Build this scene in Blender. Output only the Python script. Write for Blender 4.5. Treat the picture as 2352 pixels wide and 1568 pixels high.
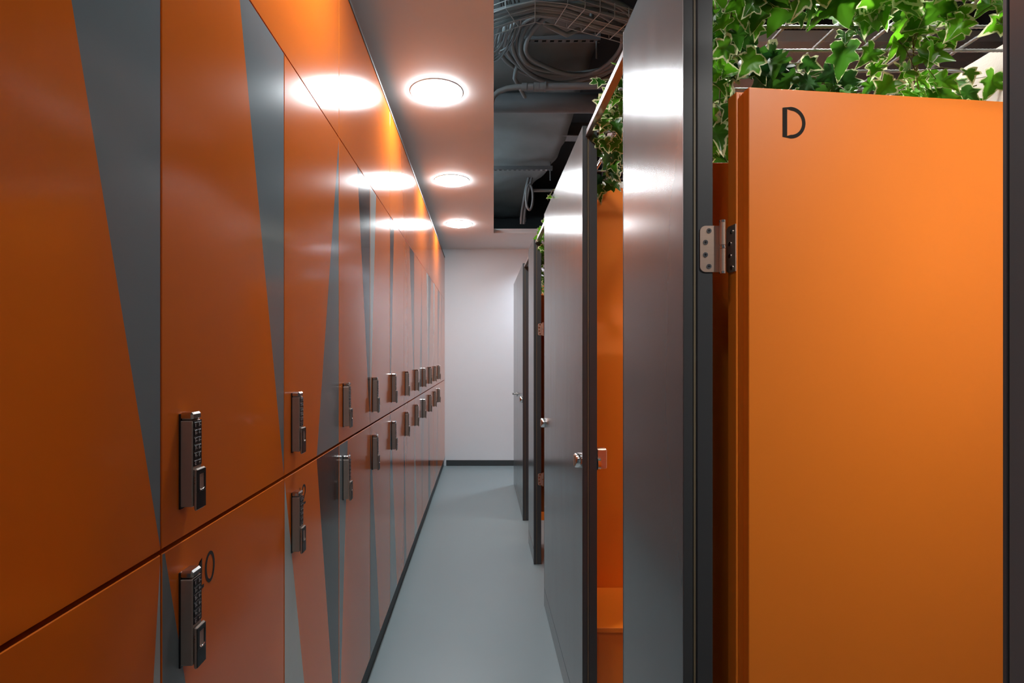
import bpy, math, random
from mathutils import Vector, Matrix
C = bpy.context.scene
for o in list(bpy.data.objects): bpy.data.objects.remove(o)
PI = math.pi
# ---------------------------------------------------------------- camera
F = 1230.0                      # focal length in pixels of the 2352 wide frame
CH = 1.434                      # eye height
cam_d = bpy.data.cameras.new('camera'); cam = bpy.data.objects.new('camera', cam_d)
C.collection.objects.link(cam); C.camera = cam
cam.location = (0, 0, CH); cam.rotation_euler = (PI/2, 0, 0)
cam_d.sensor_width = 36; cam_d.lens = F/2352*36
cam_d.shift_x = (1176-1107)/2352.0; cam_d.shift_y = (820-784)/2352.0
cam_d.clip_start = 0.01
# ---------------------------------------------------------------- view + world
C.view_settings.view_transform = 'Standard'; C.view_settings.look = 'None'
C.view_settings.gamma = 1; C.view_settings.use_curve_mapping = False
C.view_settings.exposure = 0.0
wd = bpy.data.worlds.new('world'); C.world = wd; wd.use_nodes = True
wd.node_tree.nodes['Background'].inputs[0].default_value = (0.5, 0.6, 0.7, 1)
wd.node_tree.nodes['Background'].inputs[1].default_value = 0.02
DOWN_E = 96.0                   # emission of the round ceiling panels
SPOT_E = 700.0                  # emission of the small spotlights over the cubicles
# ---------------------------------------------------------------- main measures
LW = 0.492                      # locker face at x = -LW
RW = 0.3585                     # cubicle face at x = RW
PT = 0.052                      # cubicle panel thickness
CEIL = CH + 1.426; WY = 7.08    # ceiling height, back wall
MID = CH - 0.299; TOP = CH + 0.756; FTOP = CH + 1.3137; PL = 0.108
S = 0.984                       # depth scale of the locker row
PITCH = 0.519*S; L0 = 0.835*S
PTOP = CH + 0.8246              # cubicle panel top
RIGHTX = 1.45                   # cream wall behind the cubicles
def depth(px, X): return F*X/(px-1107.0)
# ---------------------------------------------------------------- materials
def nt(name):
    m = bpy.data.materials.new(name); m.use_nodes = True
    return m, m.node_tree.nodes, m.node_tree.links, m.node_tree.nodes['Principled BSDF']
def mat(name, col, rough=0.4, metal=0.0, spec=0.5, var=0.06, scale=6.0, bump=0.0, bscale=60.0, stretch=None, coat=0.0, rvar=0.0, aniso=0):
    m, N, L, P = nt(name)
    P.inputs['Roughness'].default_value = rough; P.inputs['Metallic'].default_value = metal
    P.inputs['Specular IOR Level'].default_value = spec
    P.inputs['Coat Weight'].default_value = coat; P.inputs['Coat Roughness'].default_value = 0.08
    tc = N.new('ShaderNodeTexCoord'); mp = N.new('ShaderNodeMapping'); L.new(tc.outputs['Object'], mp.inputs[0])
    if stretch: mp.inputs['Scale'].default_value = stretch
    n = N.new('ShaderNodeTexNoise'); n.inputs['Scale'].default_value = scale; n.inputs['Detail'].default_value = 3
    L.new(mp.outputs[0], n.inputs['Vector'])
    mx = N.new('ShaderNodeMix'); mx.data_type = 'RGBA'
    mx.inputs[6].default_value = (*[c*(1-var) for c in col], 1); mx.inputs[7].default_value = (*[min(1, c*(1+var)) for c in col], 1)
    L.new(n.outputs['Fac'], mx.inputs[0]); L.new(mx.outputs[2], P.inputs['Base Color'])
    if rvar:
        mr = N.new('ShaderNodeMapRange'); mr.inputs[3].default_value = rough-rvar; mr.inputs[4].default_value = rough+rvar
        L.new(n.outputs['Fac'], mr.inputs[0]); L.new(mr.outputs[0], P.inputs['Roughness'])
    if bump:
        b = N.new('ShaderNodeBump'); b.inputs['Strength'].default_value = bump; b.inputs['Distance'].default_value = 0.002
        n2 = N.new('ShaderNodeTexNoise'); n2.inputs['Scale'].default_value = bscale; n2.inputs['Detail'].default_value = 3
        L.new(mp.outputs[0], n2.inputs['Vector']); L.new(n2.outputs['Fac'], b.inputs['Height']); L.new(b.outputs[0], P.inputs['Normal'])
    return m
def emit(name, col, e):
    m, N, L, P = nt(name)
    P.inputs['Base Color'].default_value = (*col, 1); P.inputs['Emission Color'].default_value = (*col, 1); P.inputs['Emission Strength'].default_value = e
    return m
M = {}
lk = dict(rough=0.155, spec=0.8, var=0.03, scale=3, bump=0.06, bscale=9)
M['orange'] = mat('orange_lacquer', (0.68, 0.140, 0.009), **lk)
M['grey'] = mat('mid_grey_lacquer', (0.165, 0.20, 0.215), **lk)
M['light'] = mat('light_grey_lacquer', (0.42, 0.45, 0.44), **lk)
M['dark'] = mat('charcoal_lacquer', (0.022, 0.026, 0.03), **lk)
M['cub_orange'] = mat('orange_laminate', (0.86, 0.21, 0.013), rough=0.42, var=0.03, scale=5, bump=0.05, bscale=120)
M['slate'] = mat('slate_panel', (0.07, 0.092, 0.10), rough=0.20, spec=0.8, var=0.04, scale=5, bump=0.012, bscale=14, stretch=(1, 3.2, 0.5), rvar=0.025)
M['profile'] = mat('dark_aluminium_profile', (0.045, 0.048, 0.052), rough=0.38, spec=0.5, var=0.05)
M['gasket'] = mat('brown_gasket', (0.16, 0.125, 0.075), rough=0.5)
M['header'] = mat('steel_rail', (0.42, 0.42, 0.43), rough=0.28, metal=0.9)
M['chrome'] = mat('chrome', (0.75, 0.75, 0.75), rough=0.12, metal=1.0, var=0.02)
M['nickel'] = mat('nickel_with_orange_reflection', (0.74, 0.55, 0.44), rough=0.34, metal=0.9, var=0.05, stretch=(1, 1, 12), scale=40)  # orange reflected from the cubicles is mixed into the base colour
M['lockbody'] = mat('brushed_bronze_case', (0.36, 0.29, 0.25), rough=0.36, metal=0.55, var=0.08, stretch=(1, 12, 1), scale=80)
M['lockcap'] = mat('polished_case_cap', (0.55, 0.52, 0.5), rough=0.16, metal=1.0)
M['black'] = mat('black_plastic', (0.012, 0.012, 0.014), rough=0.22, spec=0.5)
M['keys'] = mat('black_key', (0.008, 0.008, 0.01), rough=0.35)
M['print'] = mat('white_print', (0.75, 0.75, 0.75), rough=0.5)
M['ink'] = mat('black_ink', (0.02, 0.016, 0.014), rough=0.45, var=0.02)
M['dink'] = mat('charcoal_letter', (0.03, 0.026, 0.022), rough=0.9, spec=0.1, var=0.02)
M['wall'] = mat('painted_back_wall', (0.80, 0.85, 0.90), rough=0.6, var=0.012, bump=0.05, bscale=200)
M['ceiling'] = mat('painted_ceiling', (0.70, 0.69, 0.68), rough=0.65, var=0.012, bump=0.04, bscale=150)
M['cream'] = mat('cream_textured_wall', (0.78, 0.76, 0.68), rough=0.8, var=0.03, scale=40, bump=0.6, bscale=160)
M['floor'] = mat('grey_resin_floor', (0.235, 0.295, 0.31), rough=0.36, spec=0.5, var=0.05, scale=1.6, bump=0.03, bscale=180, rvar=0.04)
M['skirt'] = mat('dark_skirting', (0.035, 0.045, 0.048), rough=0.4)
M['plinth'] = mat('black_plinth', (0.006, 0.006, 0.006), rough=0.5)
M['void'] = mat('dark_painted_void', (0.022, 0.025, 0.028), rough=0.8, var=0.2, scale=3)
M['wrap'] = mat('grey_painted_duct_wrap', (0.145, 0.165, 0.167), rough=0.55, var=0.18, scale=5, bump=0.9, bscale=12)
M['duct'] = mat('grey_painted_metal', (0.12, 0.13, 0.135), rough=0.5, var=0.08)
M['pipe'] = mat('grey_painted_pipe', (0.17, 0.17, 0.17), rough=0.45, var=0.08)
M['cable'] = mat('grey_cable', (0.17, 0.19, 0.195), rough=0.45, var=0.12)
M['wire'] = mat('tray_wire', (0.34, 0.36, 0.36), rough=0.4, metal=0.3)
M['rebar'] = mat('ribbed_steel_rod', (0.34, 0.35, 0.35), rough=0.4, metal=0.3, var=0.1, scale=50)
M['stem'] = mat('brown_green_stem', (0.16, 0.14, 0.05), rough=0.6, var=0.3, scale=30)
M['lamp'] = emit('lit_ceiling_panel', (0.90, 0.965, 1.0), DOWN_E)
M['lamp_dim'] = emit('dimmed_ceiling_panel', (0.90, 0.965, 1.0), DOWN_E*0.35)
M['spot'] = emit('lit_spot_lens', (1.0, 0.96, 0.90), SPOT_E)
# variegated ivy leaf
def leaf_mat():
    m, N, L, P = nt('variegated_ivy_leaf')
    at = N.new('ShaderNodeAttribute'); at.attribute_name = 'rim'       # r: rim distance, g: how variegated, b: green tone
    sp = N.new('ShaderNodeSeparateColor'); L.new(at.outputs['Color'], sp.inputs[0])
    tc = N.new('ShaderNodeTexCoord'); n = N.new('ShaderNodeTexNoise'); n.inputs['Scale'].default_value = 130; n.inputs['Detail'].default_value = 2
    L.new(tc.outputs['Object'], n.inputs['Vector'])
    a = N.new('ShaderNodeMath'); a.operation = 'MULTIPLY_ADD'; L.new(n.outputs['Fac'], a.inputs[0]); a.inputs[1].default_value = 0.55; L.new(sp.outputs[0], a.inputs[2])
    b = N.new('ShaderNodeMath'); b.operation = 'SUBTRACT'; L.new(a.outputs[0], b.inputs[0]); L.new(sp.outputs[1], b.inputs[1])
    r = N.new('ShaderNodeMapRange'); r.inputs[1].default_value = 0.0; r.inputs[2].default_value = 0.10; L.new(b.outputs[0], r.inputs[0])
    g = N.new('ShaderNodeMix'); g.data_type = 'RGBA'; g.inputs[6].default_value = (0.010, 0.06, 0.014, 1); g.inputs[7].default_value = (0.16, 0.50, 0.015, 1)
    L.new(sp.outputs[2], g.inputs[0])
    c = N.new('ShaderNodeMix'); c.data_type = 'RGBA'; L.new(r.outputs[0], c.inputs[0]); L.new(g.outputs[2], c.inputs[6]); c.inputs[7].default_value = (0.84, 0.88, 0.55, 1)
    L.new(c.outputs[2], P.inputs['Base Color']); P.inputs['Roughness'].default_value = 0.3
    t = N.new('ShaderNodeBsdfTranslucent'); L.new(c.outputs[2], t.inputs[0])
    ms = N.new('ShaderNodeMixShader'); ms.inputs[0].default_value = 0.4
    L.new(P.outputs[0], ms.inputs[1]); L.new(t.outputs[0], ms.inputs[2]); L.new(ms.outputs[0], N['Material Output'].inputs[0])
    return m
M['leaf'] = leaf_mat()
# ---------------------------------------------------------------- mesh helpers
class MB:
    def __init__(s): s.v = []; s.f = []; s.m = []; s.sm = []
    def add(s, vs, fs, mi=0, smooth=False):
        b = len(s.v); s.v += [tuple(p) for p in vs]
        for f in fs: s.f.append([b+i for i in f]); s.m.append(mi); s.sm.append(smooth)
        return s
    def box(s, x0, x1, y0, y1, z0, z1, mi=0, c=0.0):
        if c <= 0:
            vs = [(x, y, z) for x in (x0, x1) for y in (y0, y1) for z in (z0, z1)]
            return s.add(vs, [(0,1,3,2), (4,6,7,5), (0,4,5,1), (2,3,7,6), (0,2,6,4), (1,5,7,3)], mi)
        # chamfered box: 24 vertices
        vs = []; ix = {}
        for a, x in ((0, x0), (1, x1)):
            for b, y in ((0, y0), (1, y1)):
                for d, z in ((0, z0), (1, z1)):
                    for k in range(3):
                        p = [x, y, z]; w = [(1-2*a)*c, (1-2*b)*c, (1-2*d)*c]
                        for j in range(3):
                            if j != k: p[j] += w[j]
                        ix[(a, b, d, k)] = len(vs); vs.append(p)
        fs = []
        for k in range(3):
            i, j = [q for q in range(3) if q != k]
            for e in (0, 1):
                loop = []
                for (p, q) in ((0, 0), (1, 0), (1, 1), (0, 1)):
                    t = [0, 0, 0]; t[k] = e; t[i] = p; t[j] = q; loop.append(ix[(*t, k)])
                flip = (e == 0) != (k == 1)
                fs.append(loop[::-1] if flip else loop)
        for k in range(3):   # edges along k
            i, j = [q for q in range(3) if q != k]
            for p in (0, 1):
                for q in (0, 1):
                    t0 = [0, 0, 0]; t0[i] = p; t0[j] = q; t1 = list(t0); t1[k] = 1
                    lp = [ix[(*t0, i)], ix[(*t1, i)], ix[(*t1, j)], ix[(*t0, j)]]
                    fs.append(lp if (p == q) != (k == 1) else lp[::-1])
        for a in (0, 1):
            for b in (0, 1):
                for d in (0, 1):
                    lp = [ix[(a, b, d, 0)], ix[(a, b, d, 1)], ix[(a, b, d, 2)]]
                    fs.append(lp if (a+b+d) % 2 == 1 else lp[::-1])
        return s.add(vs, fs, mi)
    def tube(s, pts, r, n=8, mi=0, caps=True, closed=False, radii=None):
        pts = [Vector(p) for p in pts]; K = len(pts); vs = []
        up = None
        for i, p in enumerate(pts):
            if closed: t = pts[(i+1) % K]-pts[i-1]
            else: t = pts[min(i+1, K-1)]-pts[max(i-1, 0)]
            t.normalize()
            if up is None: up = Vector((0, 0, 1)) if abs(t.z) < 0.9 else Vector((1, 0, 0))
            a = t.cross(up)
            if a.length < 1e-4: a = t.cross(Vector((0.3, 1, 0.2)))
            a.normalize(); b = a.cross(t).normalized(); up = b
            rr = radii[i] if radii else r
            for k in range(n):
                an = 2*PI*k/n; vs.append(p + a*math.cos(an)*rr + b*math.sin(an)*rr)
        fs = []
        for i in range(K if closed else K-1):
            j = (i+1) % K
            for k in range(n): fs.append((i*n+k, i*n+(k+1) % n, j*n+(k+1) % n, j*n+k))
        s.add(vs, fs, mi, True)
        if caps and not closed:
            s.add(vs[:n], [tuple(range(n))[::-1]], mi); s.add(vs[-n:], [tuple(range(n))], mi)
        return s
    def prism(s, poly, a, b, axis, mi=0):
        """extrude a 2D polygon from a to b along axis ('x': (y,z), 'y': (x,z), 'z': (x,y))"""
        def P(u, v, w): return {'x': (w, u, v), 'y': (u, w, v), 'z': (u, v, w)}[axis]
        n = len(poly); vs = [P(u, v, a) for u, v in poly] + [P(u, v, b) for u, v in poly]
        fs = [tuple(range(n)), tuple(range(n, 2*n))[::-1]] + [(i, n+i, n+(i+1) % n, (i+1) % n) for i in range(n)]
        return s.add(vs, fs, mi)
    def build(s, name, mats, parent=None, normals=True):
        me = bpy.data.meshes.new(name)
        off = Vector(parent_loc(parent)) if parent else Vector((0, 0, 0))
        me.from_pydata([tuple(Vector(p)-off) for p in s.v], [], s.f)
        if not isinstance(mats, (list, tuple)): mats = [mats]
        for m in mats: me.materials.append(m)
        me.polygons.foreach_set('material_index', s.m); me.polygons.foreach_set('use_smooth', s.sm)
        if normals:
            import bmesh
            bm = bmesh.new(); bm.from_mesh(me); bmesh.ops.recalc_face_normals(bm, faces=bm.faces); bm.to_mesh(me); bm.free()
        me.update()
        o = bpy.data.objects.new(name, me); C.collection.objects.link(o)
        if parent: o.parent = parent
        return o
def parent_loc(p):
    v = Vector((0, 0, 0))
    while p: v += p.location; p = p.parent
    return v
def thing(name, label, cat, loc=(0, 0, 0), group=None):
    o = bpy.data.objects.new(name, None); C.collection.objects.link(o); o.location = loc; o.empty_display_size = 0.05
    return tag(o, label, cat, group)
def tag(o, label, cat, group=None, kind=None):
    o['label'] = label; o['category'] = cat
    if group: o['group'] = group
    if kind: o['kind'] = kind
    return o
def struct(name, mb, m, label=None):
    o = mb.build(name, m); o['kind'] = 'structure'
    if label: o['label'] = label
    return o
def copy_tree(o, parent=None, loc=None):
    c = o.copy(); C.collection.objects.link(c); c.parent = parent
    if loc is not None: c.location = loc
    for ch in list(o.children): copy_tree(ch, c)
    return c
def ribbon(mb, pts, w, plane, mi=0, closed=False, t=0.0004):
    """flat stroke of width w along 2D pts; plane maps (u,v,d)->xyz, d = distance off the surface"""
    K = len(pts); L = []; R = []
    for i in range(K):
        if closed: a, b = pts[i-1], pts[(i+1) % K]
        else: a, b = pts[max(i-1, 0)], pts[min(i+1, K-1)]
        dx, dy = b[0]-a[0], b[1]-a[1]; l = math.hypot(dx, dy) or 1; nx, ny = -dy/l, dx/l; k = 1.0
        if 0 < i < K-1 or closed:
            p, q, r_ = pts[i-1], pts[i], pts[(i+1) % K]
            d1 = (q[0]-p[0], q[1]-p[1]); d2 = (r_[0]-q[0], r_[1]-q[1])
            cs = (d1[0]*d2[0]+d1[1]*d2[1])/((math.hypot(*d1)*math.hypot(*d2)) or 1)
            k = min(1.6, 1/max(0.4, math.sqrt(max(0.02, (1+cs)/2))))
        L.append((pts[i][0]+nx*w/2*k, pts[i][1]+ny*w/2*k)); R.append((pts[i][0]-nx*w/2*k, pts[i][1]-ny*w/2*k))
    vs = [plane(*p, t) for p in L]+[plane(*p, t) for p in R]
    rng = K if closed else K-1
    mb.add(vs, [(i, (i+1) % K, K+(i+1) % K, K+i) for i in range(rng)], mi)
def glyph(ch, u, v, h):
    """strokes of a light sans character, lower left (u,v), height h -> list of (pts, closed)"""
    if ch == '0': return [([(u+.30*h+.27*h*math.cos(a), v+.5*h+.47*h*math.sin(a)) for a in [2*PI*i/40 for i in range(40)]], True)]
    if ch == '1': return [([(u+.04*h, v+.70*h), (u+.30*h, v+.95*h), (u+.30*h, v+.0*h)], False), ([(u+.10*h, v+.03*h), (u+.50*h, v+.03*h)], False)]
    if ch == '2':
        arc = [(u+.29*h-.25*h*math.cos(a), v+.70*h+.26*h*math.sin(a)) for a in [PI*i/16*1.15 for i in range(17)]]
        return [(arc+[(u+.05*h, v+.03*h)], False), ([(u+.02*h, v+.03*h), (u+.57*h, v+.03*h)], False)]
    if ch == '4': return [([(u+.42*h, v), (u+.42*h, v+.97*h), (u+.02*h, v+.28*h), (u+.58*h, v+.28*h)], False)]
    if ch == '6': return [([(u+.29*h+.25*h*math.cos(a), v+.30*h+.28*h*math.sin(a)) for a in [2*PI*i/30 for i in range(30)]], True), ([(u+.06*h, v+.38*h), (u+.20*h, v+.72*h), (u+.40*h, v+.97*h)], False)]
    if ch == '8': return [([(u+.29*h+.25*h*math.cos(a), v+.27*h+.25*h*math.sin(a)) for a in [2*PI*i/30 for i in range(30)]], True), ([(u+.29*h+.21*h*math.cos(a), v+.74*h+.21*h*math.sin(a)) for a in [2*PI*i/30 for i in range(30)]], True)]
    if ch == 'D':
        bowl = [(u+.26*h+.46*h*math.sin(a), v+.5*h+.46*h*math.cos(a)) for a in [PI*i/24 for i in range(25)]]
        return [([(u+.05*h, v+.04*h), (u+.05*h, v+.96*h)]+bowl, True)]
    return []
# ---------------------------------------------------------------- room shell
FX = 3.0; BY = -2.6
fl = MB(); fl.box(-1.1, FX, BY, WY+0.1, -0.1, 0.0); struct('floor', fl, M['floor'])
wl = MB(); wl.box(-1.16, -1.06, BY, WY+0.1, 0.0, 3.7); struct('wall_left', wl, M['wall'])
wb = MB(); wb.box(-1.06, FX, WY, WY+0.1, 0.0, CEIL+0.02); struct('wall_back', wb, M['wall'])
wv = MB(); wv.box(-1.06, FX, WY+0.0, WY+0.1, CEIL+0.06, 3.7); struct('wall_back_void', wv, M['void'])
wr = MB(); wr.box(-1.06, FX, BY-0.1, BY, 0.0, 3.7); struct('wall_rear', wr, M['wall'])
wf = MB(); wf.box(FX, FX+0.1, BY, WY+0.1, 0.0, 3.7); struct('wall_far_right', wf, M['void'])
sl = MB(); sl.box(-1.16, FX, BY, WY+0.1, 3.62, 3.72); struct('ceiling_slab', sl, M['void'])
wc = MB(); wc.box(RIGHTX, RIGHTX+0.1, -0.9, 6.0, 0.0, CH+0.6*RIGHTX); struct('wall_right', wc, M['cream'])
e = 0.0219; OY = 6.154
cl = MB()
cl.prism([(-1.06, BY), (e*BY, BY), (e*OY, OY), (FX, OY), (FX, WY), (-1.06, WY)], CEIL, CEIL+0.05, 'z'); struct('ceiling', cl, M['ceiling'])
bb = MB(); bb.box(-LW+0.02, 2.9, WY-0.012, WY, 0.0, 0.075, c=0.003); struct('baseboard_back', bb, M['skirt'])
t1 = MB(); t1.box(-LW-0.018, -LW+0.003, -1.3, WY-0.003, FTOP+0.001, FTOP+0.014); struct('trim_1', t1, M['duct'])
# ceiling board over the cubicles
cb = MB(); cb.box(0.83, 2.6, 2.42, 3.55, CEIL, CEIL+0.05); struct('ceiling_board', cb, M['ceiling'])
# ---------------------------------------------------------------- downlights
spots = [2.88, 4.32, 5.73, 1.45, 0.02]
names = ['round ceiling light nearest in view, above the near upper lockers', 'middle of the three round ceiling lights in view', 'farthest round ceiling light, nearest to the back wall',
         'round ceiling light just above the picture, over the corridor', 'round ceiling light directly over the viewer']
for i, y in enumerate(spots):
    t = thing('downlight', names[i], 'ceiling light', (-0.2435, y, CEIL), 'round downlights along the ceiling')
    x0 = -0.2435
    n = 48; r = 0.134
    lens = MB(); ring = lambda rr, z: [(x0+rr*math.cos(2*PI*k/n), y+rr*math.sin(2*PI*k/n), z) for k in range(n)]
    lens.add(ring(r, CEIL-0.0005)+ring(r, CEIL-0.010)+ring(r-0.012, CEIL-0.015), [(k, (k+1) % n, n+(k+1) % n, n+k) for k in range(n)]+[(n+k, n+(k+1) % n, 2*n+(k+1) % n, 2*n+k) for k in range(n)]+[tuple(range(2*n, 3*n))], 0, False)
    lens.build('lens', M['lamp_dim' if i == 4 else 'lamp'], t)
    rg = MB(); rg.add(ring(r+0.0005, CEIL-0.0005)+ring(r+0.0005, CEIL-0.005)+ring(r+0.007, CEIL-0.004)+ring(r+0.009, CEIL-0.0005), [(j*n+k, j*n+(k+1) % n, (j+1) % 4*n+(k+1) % n, (j+1) % 4*n+k) for j in range(4) for k in range(n)], 0, True)
    rg.build('trim_ring', M['ceiling'], t)
# ---------------------------------------------------------------- lockers
GAP = 0.0016
def clip(poly, a, b, keep_left):
    """clip polygon (y,z) by the line a->b"""
    def sd(p): return (b[0]-a[0])*(p[1]-a[1])-(b[1]-a[1])*(p[0]-a[0])
    out = []
    for i in range(len(poly)):
        p, q = poly[i], poly[(i+1) % len(poly)]; sp, sq = sd(p), sd(q)
        if not keep_left: sp, sq = -sp, -sq
        if sp >= 0: out.append(p)
        if (sp > 0) != (sq > 0) and abs(sp-sq) > 1e-12:
            t = sp/(sp-sq); out.append((p[0]+(q[0]-p[0])*t, p[1]+(q[1]-p[1])*t))
    return out
def door_mesh(y0, y1, z0, z1, decor):
    mb = MB(); c = 0.0012; X = -LW; th = 0.018
    o = [(y0, z0), (y1, z0), (y1, z1), (y0, z1)]; i_ = [(y0+c, z0+c), (y1-c, z0+c), (y1-c, z1-c), (y0+c, z1-c)]
    vs = [(X-th, *p) for p in o]+[(X-c, *p) for p in o]+[(X, *p) for p in i_]
    fs = [(3, 2, 1, 0)]+[(k, (k+1) % 4, 4+(k+1) % 4, 4+k) for k in range(4)]+[(4+k, 4+(k+1) % 4, 8+(k+1) % 4, 8+k) for k in range(4)]
    mb.add(vs, fs, 0)
    rest = [i_]; w = y1-y0; mats = [M['orange']]
    for side, ft, fb, mn in decor:
        a = (y0+w*fb, z0); b = (y0+w*ft, z1); piece = clip(i_, a, b, side == 'L')
        if M[mn] not in mats: mats.append(M[mn])
        if len(piece) > 2: mb.add([(X, *p) for p in piece], [tuple(range(len(piece)))], mats.index(M[mn]))
        rest = [clip(r, a, b, side != 'L') for r in rest]
    for r in rest:
        if len(r) > 2: mb.add([(X, *p) for p in r], [tuple(range(len(r)))], 0)
    return mb, mats
# the keypad lock, built once at the origin (back against x = 0, facing +x)
LKW, LKH, LKD = 0.0287, 0.154, 0.0217
def make_lock(parent):
    b = MB(); b.box(0, LKD, 0, LKW, 0, LKH-0.0135, c=0.0016)
    lb = b.build('keypad_lock', M['lockbody'], parent)
    g = MB(); g.box(-0.0002, 0.0028, -0.0010, LKW*0.4, -0.003, LKH*0.985); g.build('back_plate', M['black'], lb)
    cpm = MB(); cpm.box(0, LKD+0.0002, -0.0002, LKW+0.0002, LKH-0.0128, LKH, c=0.0032); cpm.build('cap', M['lockcap'], lb)
    k = MB(); k.box(LKD-0.001, LKD+0.0006, 0.0022, LKW-0.0012, 0.066, LKH-0.014, 0)
    rows = 6; ch = ['1', '2', '4', '6', '8', '0']
    for r in range(rows):
        zc = 0.1325-r*0.0125
        for q in (0, 1):
            ya = 0.0042+q*0.0112
            k.box(LKD, LKD+0.0014, ya, ya+0.0098, zc-0.0042, zc+0.0046, 1, c=0.0004)
            pl = lambda u, v, d: (LKD+0.0014+d, u, v)
            dg = '12 34 56 78 90 C#'.replace(' ', '')[r*2+q]
            st = {'3': '2', '5': '2', '7': '1', '9': '6', 'C': '0', '#': '4'}.get(dg, dg)
            if dg == '1' or dg == '2' or dg == '4' or dg == '6' or dg == '8' or dg == '0':
                for p, cc in glyph(dg, ya+0.0016, zc-0.0018, 0.0046): ribbon(k, p, 0.0007, pl, 2, cc, 0.0002)
            elif dg == '3':
                for zo in (0, .0022): ribbon(k, [(ya+.002+.0016*math.sin(a)*1, zc-0.0018+zo+.0012-.0012*math.cos(a)) for a in [PI*i/8 for i in range(9)]], 0.0007, pl, 2, False, 0.0002)
            elif dg == '5': ribbon(k, [(ya+.0042, zc+.0028), (ya+.0018, zc+.0028), (ya+.0018, zc+.0008), (ya+.0038, zc+.0006), (ya+.004, zc-.0012), (ya+.0016, zc-.0018)], 0.0007, pl, 2, False, 0.0002)
            elif dg == '7': ribbon(k, [(ya+.0016, zc+.0028), (ya+.0044, zc+.0028), (ya+.0026, zc-.0018)], 0.0007, pl, 2, False, 0.0002)
            elif dg == '9':
                for p, cc in [([(ya+.003+.0012*math.cos(a), zc+.0013+.0012*math.sin(a)) for a in [2*PI*i/14 for i in range(14)]], True), ([(ya+.0042, zc+.001), (ya+.0032, zc-.0018)], False)]: ribbon(k, p, 0.0006, pl, 2, cc, 0.0002)
            elif dg == 'C': ribbon(k, [(ya+.0032+.0018*math.cos(a), zc+.0005+.002*math.sin(a)) for a in [PI*.25+PI*1.5*i/12 for i in range(13)]], 0.0007, pl, 2, False, 0.0002)
            else: ribbon(k, [(ya+.0055, zc+.0026), (ya+.0055, zc+.0004), (ya+.0018, zc+.0004), (ya+.0032, zc+.0018)], 0.0006, pl, 2, False, 0.0002)
            if dg.isdigit() and dg not in '10': ribbon(k, [(ya+.0056, zc-.0006), (ya+.0086, zc-.0006)], 0.0008, pl, 2, False, 0.0002)
        ribbon(k, [(0.0042, zc+0.0056), (0.0252, zc+0.0056)], 0.0003, lambda u, v, d: (LKD+0.0007+d, u, v), 2, False, 0.0001)
    k.build('keypad', [M['black'], M['keys'], M['print']], lb)
    t = MB(); D = 0.0292
    # latch cover: frame with a window in the upper half
    z0, z1 = -0.006, 0.062; y0, y1 = 0.0012, LKW+0.0002
    t.box(LKD+0.0012, D-0.001, y0, y1, z0, z1, 0, c=0.0018)
    t.box(D-0.0016, D, y0+0.0004, y1-0.0004, z0+0.002, 0.024, 1, c=0.0005)
    t.box(D-0.0016, D, y0+0.0004, y0+0.0075, 0.0242, z1-0.002, 1, c=0.0005)
    t.box(D-0.0016, D, y1-0.0055, y1-0.0004, 0.0242, z1-0.002, 1, c=0.0005)
    t.box(D-0.0016, D, y0+0.0077, y1-0.0057, z1-0.010, z1-0.002, 1, c=0.0005)
    t.tube([(D-0.0002, y0+0.008, 0.0265), (D+0.0004, (y0+y1)/2, 0.0255), (D-0.0002, y1-0.0058, 0.0275)], 0.0013, 6, 2)
    for q in range(3): t.box(D-0.005, D-0.0038, y0-0.0004, y0+0.0004, 0.047-q*0.0045, 0.049-q*0.0045, 2)
    t.build('latch', [M['lockbody'], M['black'], M['lockcap']], lb)
    return lb
U = [  # decor of the upper doors from the nearest; side, edge at top, edge at bottom (fraction of the width), colour
 [('R', .49, 1., 'grey')], [('R', .507, 1., 'grey')], [('R', 1., .515, 'grey')], [('R', .527, 1., 'dark')], [('L', .266, 0., 'light')], [('L', .268, 0., 'dark')],
 [('R', .50, 1., 'dark')], [('R', 1., .62, 'dark')], [('R', .71, 1., 'light')], [('L', .5, 0., 'dark')], [('L', .28, 0., 'light')], [('L', .58, .05, 'dark')]]
Lw = [[('R', 1., .80, 'light')], [('L', .014, .51, 'grey')], [('L', 0., .50, 'light'), ('R', .513, .95, 'dark')], [('L', .235, 0., 'grey')], [('L', 0., .45, 'dark')], [('L', .03, .47, 'grey')],
 [('L', 0., .22, 'dark')], [('L', 0., .35, 'light'), ('R', .75, 1., 'grey')], [('L', .37, 0., 'grey')], [('L', 0., .45, 'dark')], [('R', 1., .6, 'grey')], [('L', .12, .02, 'dark')]]
UL = ['upper orange locker cut by the left edge, grey wedge on its right side',
 'upper orange locker with grey wedge, holding the largest upper keypad lock',
 'upper orange locker with grey wedge widening downward, second upper keypad lock',
 'upper orange locker with charcoal wedge, third upper keypad lock from the front',
 'upper orange locker with pale wedge at its left, fourth upper keypad lock',
 'upper orange locker with charcoal wedge at its left, fifth upper keypad lock',
 'upper orange locker with charcoal wedge at its right, sixth upper keypad lock',
 'upper orange locker with thin charcoal sliver widening downward, seventh upper keypad lock',
 'far upper locker with pale sliver at its right, eighth upper keypad lock',
 'far upper locker with dark wedge at its left, ninth upper keypad lock',
 'far upper locker with white sliver, second-last before the back wall',
 'far upper locker with grey wedge, last one with a lock before the back wall']
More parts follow.
